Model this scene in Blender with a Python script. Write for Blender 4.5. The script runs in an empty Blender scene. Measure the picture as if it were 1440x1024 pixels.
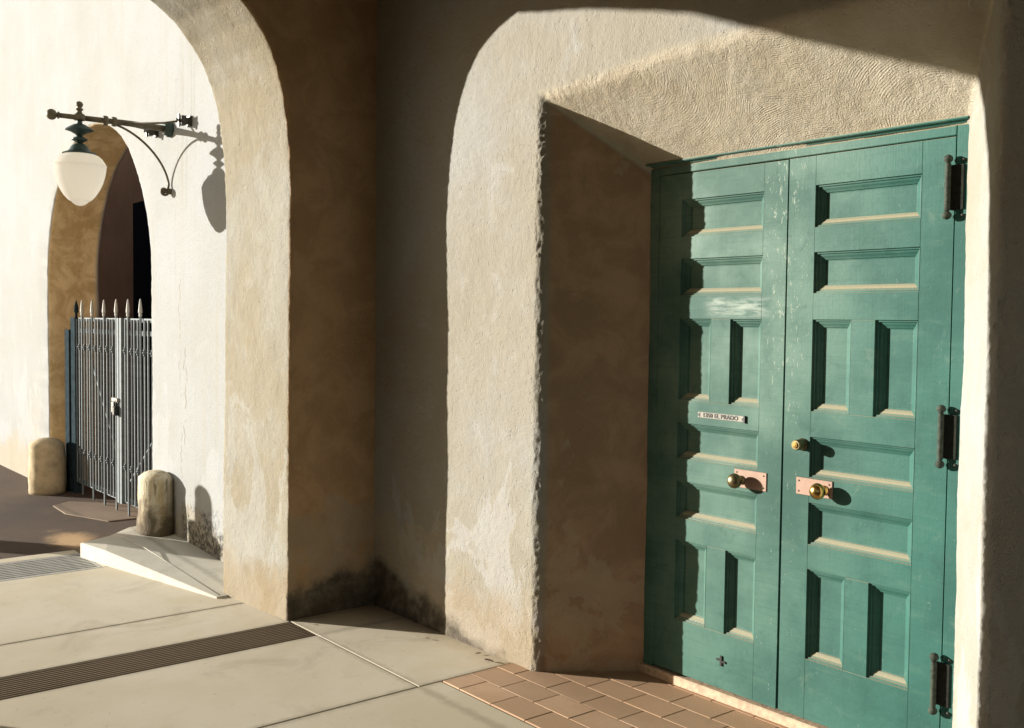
import bpy, bmesh, math, random
from mathutils import Vector, Matrix, noise
random.seed(7)
SC = bpy.context.scene
COL = SC.collection

# ------------------------------------------------------------------ camera
cam = bpy.data.cameras.new("camera")
cam.sensor_fit = 'HORIZONTAL'; cam.sensor_width = 36.0
cam.lens = 1450.0/1440.0*36.0
cam.clip_start = 0.02; cam.clip_end = 2000
co = bpy.data.objects.new("camera", cam); COL.objects.link(co)
_yaw = math.atan2(1170, 1450); _pit = math.atan(62/1450); _rol = math.radians(.61)
_s, _c = math.sin(_yaw), math.cos(_yaw)
F = Vector((-_c, _s, 0)); Rr = Vector((_s, _c, 0)); U = Vector((0, 0, 1))
fw = math.cos(_pit)*F - math.sin(_pit)*U
up = math.cos(_pit)*U + math.sin(_pit)*F
rx = math.cos(_rol)*Rr + math.sin(_rol)*up
uy = math.cos(_rol)*up - math.sin(_rol)*Rr
m = Matrix((rx, uy, -fw)).transposed().to_4x4(); m.translation = (0, 0, 1.7)
co.matrix_world = m
SC.camera = co

# ------------------------------------------------------------------ light
SUN = Vector((1.0, .74, -.228))                 # direction the light travels
EL = math.asin(-SUN.normalized().z)
to_sun = -SUN.normalized()
w = bpy.data.worlds.new("World"); SC.world = w; w.use_nodes = True
nt = w.node_tree; nt.nodes.clear()
sky = nt.nodes.new('ShaderNodeTexSky'); sky.sky_type = 'NISHITA'; sky.sun_disc = False
sky.sun_elevation = EL; sky.sun_rotation = math.atan2(to_sun.x, to_sun.y)
bg = nt.nodes.new('ShaderNodeBackground'); bg.inputs[1].default_value = .05
wo = nt.nodes.new('ShaderNodeOutputWorld')
nt.links.new(sky.outputs[0], bg.inputs[0]); nt.links.new(bg.outputs[0], wo.inputs[0])
sl = bpy.data.lights.new("sun", 'SUN'); sl.energy = 5.0; sl.angle = math.radians(.5); sl.color = (1, .94, .83)
so = bpy.data.objects.new("sun", sl); COL.objects.link(so)
so.rotation_euler = SUN.to_track_quat('-Z', 'Y').to_euler(); so.location = (-20, -15, 8)
SC.view_settings.view_transform = 'Standard'; SC.view_settings.look = 'None'
SC.view_settings.exposure = 1.30; SC.view_settings.gamma = 1.0
SC.view_settings.use_curve_mapping = False
try:
    SC.cycles.max_bounces = 8; SC.cycles.diffuse_bounces = 5
except Exception: pass

# ------------------------------------------------------------------ node helpers
class NT:
    def __init__(s, name):
        s.m = bpy.data.materials.new(name); s.m.use_nodes = True
        s.t = s.m.node_tree; s.t.nodes.clear()
        s.out = s.n('ShaderNodeOutputMaterial'); s.b = s.n('ShaderNodeBsdfPrincipled')
        s.t.links.new(s.b.outputs[0], s.out.inputs[0])
    def n(s, ty, **kw):
        x = s.t.nodes.new(ty)
        for k, v in kw.items(): setattr(x, k, v)
        return x
    def put(s, sock, v):
        if isinstance(v, bpy.types.NodeSocket): s.t.links.new(v, sock)
        elif isinstance(v, (tuple, list)) and len(v) == 3 and sock.type == 'RGBA': sock.default_value = (*v, 1)
        else: sock.default_value = v
    def math(s, op, a, b=0.0, c=0.0, clamp=False):
        x = s.n('ShaderNodeMath', operation=op); x.use_clamp = clamp
        s.put(x.inputs[0], a); s.put(x.inputs[1], b); s.put(x.inputs[2], c); return x.outputs[0]
    def vmath(s, op, a, b):
        x = s.n('ShaderNodeVectorMath', operation=op); s.put(x.inputs[0], a); s.put(x.inputs[1], b)
        return x.outputs['Value'] if op in ('DISTANCE', 'LENGTH', 'DOT_PRODUCT') else x.outputs[0]
    def ss(s, v, lo, hi, a=0.0, b=1.0):
        x = s.n('ShaderNodeMapRange', interpolation_type='SMOOTHSTEP')
        s.put(x.inputs[0], v); s.put(x.inputs[1], lo); s.put(x.inputs[2], hi); s.put(x.inputs[3], a); s.put(x.inputs[4], b)
        return x.outputs[0]
    def noise(s, vec, scale, detail=4, rough=.55, dist=0.0):
        x = s.n('ShaderNodeTexNoise'); s.put(x.inputs['Vector'], vec)
        x.inputs['Scale'].default_value = scale; x.inputs['Detail'].default_value = detail
        x.inputs['Roughness'].default_value = rough; x.inputs['Distortion'].default_value = dist
        return x.outputs[0]
    def mix(s, f, a, b, mode='MIX'):
        x = s.n('ShaderNodeMix', data_type='RGBA', blend_type=mode); x.clamp_factor = True
        s.put(x.inputs['Factor'], f); s.put(x.inputs[6], a); s.put(x.inputs[7], b); return x.outputs[2]
    def pos(s): return s.n('ShaderNodeNewGeometry').outputs['Position']
    def obj(s): return s.n('ShaderNodeTexCoord').outputs['Object']
    def xyz(s, v):
        x = s.n('ShaderNodeSeparateXYZ'); s.put(x.inputs[0], v); return x.outputs
    def scale(s, v, k):
        x = s.n('ShaderNodeMapping'); s.put(x.inputs[0], v); x.inputs['Scale'].default_value = k; return x.outputs[0]
    def bump(s, h, strength=.5, dist=.01, prev=None):
        x = s.n('ShaderNodeBump'); x.inputs['Strength'].default_value = strength; x.inputs['Distance'].default_value = dist
        s.put(x.inputs['Height'], h)
        if prev is not None: s.put(x.inputs['Normal'], prev)
        return x.outputs[0]
    def set(s, **kw):
        mp = dict(color='Base Color', rough='Roughness', metal='Metallic', normal='Normal', spec='Specular IOR Level', trans='Transmission Weight', sss='Subsurface Weight')
        for k, v in kw.items(): s.put(s.b.inputs[mp[k]], v)
        return s.m

def plaster(name, base, dark, pale, swirl=.35, grit=1.0, patch=.6, stain=None, streak=0.0, moldcorner=False, redbase=False, cracks=False, ochre=.5, jamb=False, shadeface=False, mould=False):
    t = NT(name); p = t.pos(); X, Y, Z = t.xyz(p)
    n1 = t.noise(p, 1.1, 5, .6); n2 = t.noise(p, 5, 6, .65, .6); n3 = t.noise(p, 42, 4, .6)
    c = t.mix(t.ss(n1, .35, .68), base, dark)
    c = t.mix(t.math('MULTIPLY', t.ss(n2, .50, .72), ochre), c, dark)
    c = t.mix(t.math('MULTIPLY', t.ss(n2, .47, .28), .45), c, pale)
    # fine speckle
    n4 = t.noise(p, 230, 3, .7)
    c = t.mix(t.math('MULTIPLY', t.ss(n4, .40, .62), .16), c, tuple(v*.55 for v in dark))
    c = t.mix(t.math('MULTIPLY', t.ss(n3, .58, .75), .4), c, tuple(v*.6 for v in dark))
    # peeled and limewashed patches, mostly low on the wall
    q = t.noise(t.scale(p, (2.6, 2.6, 1.5)), 1.0, 7, .62, .5)
    lim = t.ss(Z, 0.15, 1.7, .47, .67)
    pm = t.ss(t.math('SUBTRACT', q, lim), 0.0, .025)
    c = t.mix(t.math('MULTIPLY', pm, patch), c, pale)
    # rising damp, tan at the foot
    q2 = t.noise(p, 2.2, 6, .6)
    dm = t.ss(t.math('ADD', Z, t.math('MULTIPLY', q2, -.9)), -.05, -.32)
    c = t.mix(t.math('MULTIPLY', dm, .55), c, stain or dark)
    if streak:
        sv = t.noise(t.scale(p, (11, 11, .35)), 1.0, 5, .7)
        c = t.mix(t.math('MULTIPLY', t.ss(sv, .53, .72), streak), c, (.294, .266, .210))
    if cracks:
        for (cx, z0, z1, wd) in cracks:
            wig = t.math('MULTIPLY', t.math('SUBTRACT', t.noise(t.scale(p, (0.01, .01, 1)), 9.0+cx*.1, 6, .75), .5), .22)
            d = t.math('ABSOLUTE', t.math('SUBTRACT', t.math('ADD', X, wig), cx))
            on = t.math('MULTIPLY', t.ss(Z, z0, z0+.05), t.ss(Z, z1, z1-.05))
            brk = t.ss(t.noise(p, 14, 3), .42, .5)
            c = t.mix(t.math('MULTIPLY', t.math('MULTIPLY', t.ss(d, wd, wd*.4), on), t.math('MULTIPLY', brk, .75)), c, (.154, .119, .077))
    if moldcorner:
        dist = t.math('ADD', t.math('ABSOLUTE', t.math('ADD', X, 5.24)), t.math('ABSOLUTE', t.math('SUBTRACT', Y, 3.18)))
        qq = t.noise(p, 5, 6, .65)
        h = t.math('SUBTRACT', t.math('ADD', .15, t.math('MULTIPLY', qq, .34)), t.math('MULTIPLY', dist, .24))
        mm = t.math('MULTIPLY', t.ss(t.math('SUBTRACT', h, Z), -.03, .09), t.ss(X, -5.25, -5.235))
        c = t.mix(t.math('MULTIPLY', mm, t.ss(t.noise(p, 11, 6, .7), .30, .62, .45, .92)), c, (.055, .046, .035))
        # big flaked field where an old paint coat came away
        qf = t.noise(p, 1.6, 7, .6, .3)
        fl = t.ss(t.math('SUBTRACT', t.math('ADD', t.math('MULTIPLY', qf, 1.5), -.12), Z), -.01, .02)
        fl = t.math('MULTIPLY', fl, t.math('SUBTRACT', 1.0, mm))
        fl = t.math('MULTIPLY', fl, t.math('MULTIPLY', t.ss(X, -4.35, -4.75), t.ss(X, -5.25, -5.235)))
        fl = t.math('MULTIPLY', fl, t.ss(t.noise(p, 6, 6, .7), .36, .52))
        c = t.mix(t.math('MULTIPLY', fl, .45), c, (.392, .322, .217))
        if shadeface: c = t.mix(t.math('MULTIPLY', t.ss(X, -5.245, -5.228), t.math('MULTIPLY', t.math('SUBTRACT', 1.0, t.math('MULTIPLY', mm, .95)), t.math('SUBTRACT', .8, t.math('MULTIPLY', fl, .45)))), c, t.mix(t.ss(n2, .4, .6), (.46, .29, .15), (.37, .225, .11)))   # warm brown shade painted into the colour of this shaded face
    if redbase:
        qq = t.noise(p, 9, 5, .6)
        rm = t.math('MULTIPLY', t.ss(t.math('ADD', Z, t.math('MULTIPLY', qq, -.05)), .075, .045), t.math('MULTIPLY', t.ss(Y, 3.19, 3.23), t.ss(X, -3.25, -3.4)))
        c = t.mix(t.math('MULTIPLY', rm, .9), c, (.112, .032, .021))
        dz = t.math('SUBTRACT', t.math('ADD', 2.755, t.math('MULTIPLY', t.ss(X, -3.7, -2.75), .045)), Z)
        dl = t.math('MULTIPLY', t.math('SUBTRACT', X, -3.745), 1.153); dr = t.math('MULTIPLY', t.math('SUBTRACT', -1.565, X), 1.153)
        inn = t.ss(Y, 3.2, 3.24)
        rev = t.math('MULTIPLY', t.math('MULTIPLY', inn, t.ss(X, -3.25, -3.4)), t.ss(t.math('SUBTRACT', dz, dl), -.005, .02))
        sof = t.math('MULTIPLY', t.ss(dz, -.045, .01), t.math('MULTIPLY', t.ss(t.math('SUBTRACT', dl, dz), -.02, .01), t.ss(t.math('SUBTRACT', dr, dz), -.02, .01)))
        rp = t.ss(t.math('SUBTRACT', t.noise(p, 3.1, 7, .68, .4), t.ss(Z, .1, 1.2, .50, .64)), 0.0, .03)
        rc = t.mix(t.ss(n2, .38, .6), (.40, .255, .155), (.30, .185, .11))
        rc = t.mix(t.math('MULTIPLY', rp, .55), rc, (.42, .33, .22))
        c = t.mix(t.math('MULTIPLY', rev, .85), c, rc)   # left reveal: warm brown shade painted into the colour, flaked low down
    if mould:                                                    # black mould at the foot beside the raised slab
        qm = t.noise(p, 7, 6, .7); qn = t.noise(p, 38, 5, .7)
        hz = t.math('ADD', -.02, t.math('MULTIPLY', qm, .75))
        mo = t.math('MULTIPLY', t.ss(t.math('SUBTRACT', hz, Z), -.02, .12), t.math('MULTIPLY', t.ss(X, -7.38, -7.27), t.ss(X, -6.3, -6.6)))
        mo = t.math('MULTIPLY', mo, t.ss(qn, .38, .58))
        c = t.mix(t.math('MULTIPLY', mo, .85), c, (.049, .045, .038))
        # rust and soot runs under the lantern blocks
        rx_ = t.ss(t.math('ABSOLUTE', t.math('ADD', X, 7.25)), .42, .05)
        rn = t.ss(t.noise(t.scale(p, (26, 26, .9)), 1.0, 5, .7), .50, .72)
        rz = t.math('MULTIPLY', t.ss(Z, .9, 2.6), t.ss(Z, 3.9, 3.2))
        c = t.mix(t.math('MULTIPLY', t.math('MULTIPLY', rx_, rn), t.math('MULTIPLY', rz, .5)), c, (.210, .189, .140))
    if jamb:                                                     # the arch barrel wears an ochre coat
        c = t.mix(t.math('MULTIPLY', t.math('MULTIPLY', t.ss(Y, 2.832, 2.85), t.ss(Y, 3.32, 3.27)), t.ss(X, -8.3, -8.7)), c, t.mix(t.ss(n2, .35, .6), (.72, .57, .35), (.518, .378, .203)))
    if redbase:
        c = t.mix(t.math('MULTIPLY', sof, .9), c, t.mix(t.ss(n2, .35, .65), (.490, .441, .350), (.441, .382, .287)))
    # trowel combing: fans of arcs
    vo = t.n('ShaderNodeTexVoronoi', feature='F1', distance='EUCLIDEAN'); vo.inputs['Scale'].default_value = 1.15; vo.inputs['Randomness'].default_value = 1
    t.put(vo.inputs['Vector'], t.vmath('ADD', p, (.37, .21, 3.13)))
    ph = t.math('ADD', t.math('MULTIPLY', vo.outputs['Distance'], 640.0), t.math('MULTIPLY', t.noise(p, 5.5, 3), 20.0))
    ph = t.math('ADD', ph, t.math('MULTIPLY', t.noise(p, 45, 2), 3.2))
    arc = t.math('SINE', ph)
    am = t.ss(t.noise(p, 3.2, 5, .7), .36, .66)
    am = t.math('MULTIPLY', am, t.math('ADD', .25, t.ss(t.noise(p, 30, 3, .7), .40, .58)))
    cv_ = t.n('ShaderNodeCombineXYZ'); t.put(cv_.inputs[0], t.math('MULTIPLY', ph, .11)); t.put(cv_.inputs[1], t.math('MULTIPLY', X, 3.0)); t.put(cv_.inputs[2], t.math('MULTIPLY', Z, 3.0))
    arc = t.math('MULTIPLY', arc, t.ss(t.noise(cv_.outputs[0], 1.6, 4, .75), .36, .66))
    arc = t.math('ADD', arc, t.math('MULTIPLY', t.ss(t.noise(p, 26, 3, .6), .60, .68), -1.1))
    sw = swirl
    if redbase:                                                  # the comb marks were left rough on the lintel soffit
        sw = t.math('ADD', swirl, t.math('MULTIPLY', sof, .5))
    h = t.math('MULTIPLY', t.math('MULTIPLY', arc, am), sw)
    pit = t.math('MULTIPLY', t.ss(t.noise(p, 58, 2, .5), .66, .76), -1.6)
    g = t.math('ADD', t.math('ADD', pit, t.math('MULTIPLY', t.noise(p, 150, 3, .65), 1.7*grit)), t.math('MULTIPLY', t.noise(p, 34, 4, .6), 1.5*grit))
    b1 = t.bump(t.math('ADD', h, g), .62, .0042)
    return t.set(color=c, rough=.92, spec=.15, normal=b1)

def simple(name, col, rough=.6, metal=0.0, var=.3, nscale=18, bump=.0, spec=.4):
    t = NT(name); p = t.obj()
    n = t.noise(p, nscale, 5, .6)
    c = t.mix(t.ss(n, .35, .7), col, tuple(v*(1-var) for v in col))
    kw = {}
    if bump: kw['normal'] = t.bump(n, bump, .004)
    return t.set(color=c, rough=rough, metal=metal, spec=spec, **kw)

M = {}
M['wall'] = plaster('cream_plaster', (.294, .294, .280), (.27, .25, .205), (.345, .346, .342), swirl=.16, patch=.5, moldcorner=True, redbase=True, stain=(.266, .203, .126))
M['arch'] = plaster('ochre_plaster', (.304, .297, .262), (.273, .238, .171), (.343, .343, .319), swirl=.10, patch=.5, moldcorner=True, stain=(.259, .189, .105), ochre=.45, shadeface=True)
M['white'] = plaster('white_limewash', (.322, .336, .352), (.30, .307, .305), (.342, .355, .368), swirl=.06, patch=.5, streak=.38, stain=(.336, .280, .182), ochre=.3, jamb=True, mould=True,
    cracks=[(-7.27, .75, 1.55, .009), (-7.36, 1.1, 2.0, .006), (-7.23, 1.2, 1.36, .008), (-7.33, .25, .95, .007)])
M['passage'] = plaster('passage_plaster', (.50, .30, .18), (.43, .25, .145), (.54, .34, .21), swirl=.1, patch=.2)

def concrete(name, a, b, blot=(.3, .24, .17), vary=.06):
    t = NT(name); p = t.pos()
    n1 = t.noise(p, 1.3, 6, .6, .4); n2 = t.noise(p, 7, 6, .65); n3 = t.noise(p, 160, 2)
    c = t.mix(t.ss(n1, .35, .65), a, b)
    c = t.mix(t.math('MULTIPLY', t.ss(n2, .55, .72), .35), c, b)
    c = t.mix(t.math('MULTIPLY', t.ss(n3, .6, .7), .3), c, blot)
    sp = t.ss(t.noise(p, 24, 2, .5), .70, .75)
    c = t.mix(t.math('MULTIPLY', sp, .55), c, blot)
    X, Y, Z = t.xyz(p); dn = t.noise(p, 13, 5, .7)
    jd = None
    for ax, v in ((X, -5.72), (Y, 2.63), (X, -3.92), (X, -5.2), (X, -4.9)):
        d = t.math('ABSOLUTE', t.math('SUBTRACT', ax, v)); q = t.ss(t.math('SUBTRACT', d, t.math('MULTIPLY', dn, .07)), .012, -.035)
        jd = q if jd is None else t.math('MAXIMUM', jd, q)
    c = t.mix(t.math('MULTIPLY', jd, .5), c, tuple(v*.45 for v in b))
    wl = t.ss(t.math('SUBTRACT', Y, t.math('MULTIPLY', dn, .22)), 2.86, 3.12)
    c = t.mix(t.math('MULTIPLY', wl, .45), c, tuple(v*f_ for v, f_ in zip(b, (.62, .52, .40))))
    st = t.ss(t.noise(p, 1.9, 8, .75, 1.0), .52, .68)
    c = t.mix(t.math('MULTIPLY', st, .36), c, tuple(v*.62 for v in b))
    ag = t.noise(p, 320, 2, .6)
    c = t.mix(t.math('MULTIPLY', t.ss(ag, .42, .6), .22), c, tuple(v*.55 for v in b))
    oi = t.n('ShaderNodeObjectInfo').outputs['Random']
    c = t.mix(t.math('MULTIPLY', oi, vary), c, tuple(v*.62 for v in b))
    bn = t.bump(t.math('ADD', t.noise(p, 220, 2), t.math('MULTIPLY', n2, 1.5)), .16, .003)
    return t.set(color=c, rough=.8, spec=.25, normal=bn)
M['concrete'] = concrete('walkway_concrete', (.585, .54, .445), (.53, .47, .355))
M['concrete_grey'] = concrete('ramp_concrete', (.62, .60, .53), (.55, .525, .45))
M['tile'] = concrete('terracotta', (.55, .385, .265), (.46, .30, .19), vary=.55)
M['grout'] = simple('grout', (.20, .15, .10), .9)
M['strip'] = concrete('grooved_rubber', (.22, .165, .11), (.19, .14, .09), (.12, .09, .06))
def asphalt():
    t = NT('asphalt'); p = t.pos()
    n1 = t.noise(p, .9, 6, .6); n2 = t.noise(p, 140, 3, .6); n3 = t.noise(p, 3.0, 6, .65, .5)
    c = t.mix(t.ss(n1, .4, .65), (.085, .060, .044), (.062, .045, .036))
    c = t.mix(t.math('MULTIPLY', t.ss(n2, .5, .7), .6), c, (.16, .115, .08))
    d = t.vmath('DISTANCE', t.vmath('MULTIPLY', p, (.7, 1.6, 0)), (-5.72, 3.68, 0))
    sand = t.ss(t.math('ADD', d, t.math('MULTIPLY', n3, .5)), .62, .32)
    c = t.mix(t.math('MULTIPLY', sand, .85), c, (.50, .34, .19))
    return t.set(color=c, rough=.9, spec=.2, normal=t.bump(n2, .6, .006))
M['asphalt'] = asphalt()
M['pad'] = concrete('asphalt_patch', (.24, .18, .13), (.19, .14, .10))

def green():
    t = NT('weathered_green_paint'); p = t.pos(); X, Y, Z = t.xyz(p)
    n1 = t.noise(p, 2.3, 6, .6); n2 = t.noise(t.scale(p, (7, 7, 30)), 1.0, 5, .6); n3 = t.noise(p, 60, 4, .65)
    c = t.mix(t.ss(n1, .36, .66), (.033, .112, .093), (.023, .080, .068))
    # chalked, sun-bleached, with sheen painted in, paler towards the middle and the upper left
    ble_sheen = t.math('MULTIPLY', t.ss(X, -1.95, -2.95), t.ss(Z, -.3, 2.0, .35, 1.0))
    ble_sheen = t.math('MULTIPLY', ble_sheen, t.ss(n1, .66, .30, .30, 1.0))
    c = t.mix(t.math('MULTIPLY', ble_sheen, .66), c, (.17, .235, .19))
    c = t.mix(t.math('MULTIPLY', t.ss(n2, .52, .75), .25), c, (.085, .165, .125))
    # brush marks along the grain, grime and worn specks
    bv = t.noise(t.scale(p, (140, 140, 3.0)), 1.0, 3, .6); bh = t.noise(t.scale(p, (4.0, 4.0, 130)), 1.0, 3, .6)
    c = t.mix(t.math('MULTIPLY', t.ss(bh, .52, .70), .22), c, (.018, .070, .056))
    gr_ = t.noise(p, 9, 7, .75, .6)
    c = t.mix(t.math('MULTIPLY', t.ss(gr_, .54, .70), .45), c, (.020, .066, .055))
    c = t.mix(t.math('MULTIPLY', t.ss(gr_, .44, .30), .35), c, (.115, .175, .135))
    mid = t.ss(t.math('ABSOLUTE', t.math('ADD', X, 2.66)), .20, .03)
    mid = t.math('MULTIPLY', mid, t.ss(Z, .9, 1.7, .35, 1.0))
    cn = t.noise(t.scale(p, (60, 60, 22)), 1.0, 6, .8, .5)
    chip = t.ss(t.math('ADD', cn, t.math('MULTIPLY', mid, .095)), .665, .70)
    c = t.mix(t.math('MULTIPLY', chip, .75), c, (.27, .33, .28))
    scr = t.ss(t.noise(t.scale(p, (90, 90, 9)), 1.0, 4, .7, 1.2), .70, .74)
    c = t.mix(t.math('MULTIPLY', scr, .3), c, (.22, .29, .24))
    hd = t.vmath('DISTANCE', t.vmath('MULTIPLY', p, (1, 0, 1)), (-2.62, 0, 1.0))
    c = t.mix(t.math('MULTIPLY', t.ss(t.math('ADD', hd, t.math('MULTIPLY', gr_, .2)), .42, .18), .35), c, (.022, .062, .05))
    # chalky rubbed-out patch on the left leaf
    px = t.ss(t.math('ABSOLUTE', t.math('ADD', X, 2.905)), .21, .10); pz = t.ss(t.math('ABSOLUTE', t.math('SUBTRACT', Z, 1.768)), .055, .022)
    pt = t.math('MULTIPLY', t.math('MULTIPLY', px, pz), t.ss(t.noise(t.scale(p, (5, 5, 26)), 1.0, 6, .65, .4), .36, .62))
    c = t.mix(t.math('MULTIPLY', pt, .72), c, (.36, .41, .37))
    # dust lying on upward ledges
    nz = t.xyz(t.n('ShaderNodeNewGeometry').outputs['True Normal'])[2]
    c = t.mix(t.math('MULTIPLY', t.ss(nz, .2, .6), .85), c, (.31, .27, .185))
    # wall-top grime
    rgh = t.ss(n1, .3, .7, .48, .62)
    b = t.bump(t.math('ADD', t.math('ADD', t.math('MULTIPLY', n2, .8), t.math('MULTIPLY', n3, .6)), t.math('ADD', t.math('MULTIPLY', bv, .35), t.math('MULTIPLY', chip, -1.2))), .35, .003)
    return t.set(color=c, rough=rgh, spec=.12, normal=b)
M['green'] = green()
M['iron'] = simple('dark_iron', (.045, .042, .034), .5, .35, .4, 30, .3)
M['bronze'] = simple('lantern_bronze', (.115, .095, .062), .55, .25, .4, 25, .3)
M['verdigris'] = simple('lantern_green', (.035, .062, .058), .5, .2, .4, 25, .3)
M['hinge'] = simple('painted_hinge', (.05, .062, .048), .7, .0, .5, 60, .5, spec=.15)
M['hinge_shaded'] = simple('shaded_hinge_plate', (.022, .024, .02), .9, 0, .4, 60, .4, spec=.06)  # dark plate, the barrel's shadow painted into its colour
M['brass'] = simple('brass', (.62, .40, .13), .25, 1.0, .35, 30, .1)
M['brass_old'] = simple('tarnished_brass', (.20, .165, .09), .4, .9, .4, 30, .1)
M['copper'] = simple('copper_plate', (.30, .19, .14), .5, .1, .15, 25)
M['gate'] = simple('gate_grey_paint', (.135, .165, .185), .75, .0, .3, 20, .2)
M['gate_tip'] = simple('pale_spear_paint', (.46, .47, .45), .6, 0, .25, 20, .2)
M['gate_shaded'] = simple('gate_shade_blue', (.020, .034, .044), .95, .0, .4, 14, .2, spec=.03)  # blue paint darkened, jamb shade put into the colour
M['timber'] = simple('timber', (.32, .19, .10), .8)
M['ochre_wall'] = simple('ochre_wall', (.60, .41, .24), .9)
M['court'] = simple('bounce_plaster', (.62, .52, .38), .9, 0, .12, 3)
M['black'] = simple('black_letters', (.012, .012, .012), .5)
M['signwhite'] = simple('sign_plate', (.29, .275, .235), .6, 0, .3, 60)
M['navy'] = simple('dark_navy_opening', (.006, .009, .018), .95, spec=.03)
M['leaf'] = simple('dry_leaf', (.10, .06, .03), .8)
M['wood'] = simple('threshold_wood', (.50, .36, .25), .7, 0, .35, 40, .4)
M['steel'] = simple('galvanised', (.40, .40, .38), .6, .2, .3, 30)
def globe():
    t = NT('milk_glass')
    tr = t.n('ShaderNodeBsdfTranslucent'); tr.inputs[0].default_value = (.80, .78, .74, 1)
    mx = t.n('ShaderNodeMixShader'); mx.inputs[0].default_value = .68
    t.set(color=(.74, .73, .70), rough=.15, spec=.5)
    t.t.links.new(t.b.outputs[0], mx.inputs[1]); t.t.links.new(tr.outputs[0], mx.inputs[2]); t.t.links.new(mx.outputs[0], t.out.inputs[0])
    return t.m
M['globe'] = globe()
def guardmat():
    t = NT('stained_guard'); p = t.pos(); X, Y, Z = t.xyz(p)
    n = t.noise(p, 9, 6, .65, .4); n2 = t.noise(t.scale(p, (16, 16, 3)), 1, 5, .65)
    c = t.mix(t.ss(n2, .4, .65), (.50, .46, .36), (.40, .33, .21))
    k = t.math('MULTIPLY', t.ss(t.math('ADD', Z, t.math('MULTIPLY', n, -.7)), .10, -.22), .9)
    c = t.mix(k, c, (.09, .07, .05))
    c = t.mix(t.math('MULTIPLY', t.ss(t.noise(t.scale(p, (20, 20, 4)), 1, 5, .7), .55, .66), .7), c, (.11, .085, .055))
    return t.set(color=c, rough=.9, spec=.2, normal=t.bump(t.math('ADD', n, t.math('MULTIPLY', t.noise(p, 70, 3), .6)), .7, .012))
M['guard'] = guardmat()
M['guard_tan'] = simple('tan_guard', (.52, .42, .28), .9, 0, .35, 9, .4, spec=.1)

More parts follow.
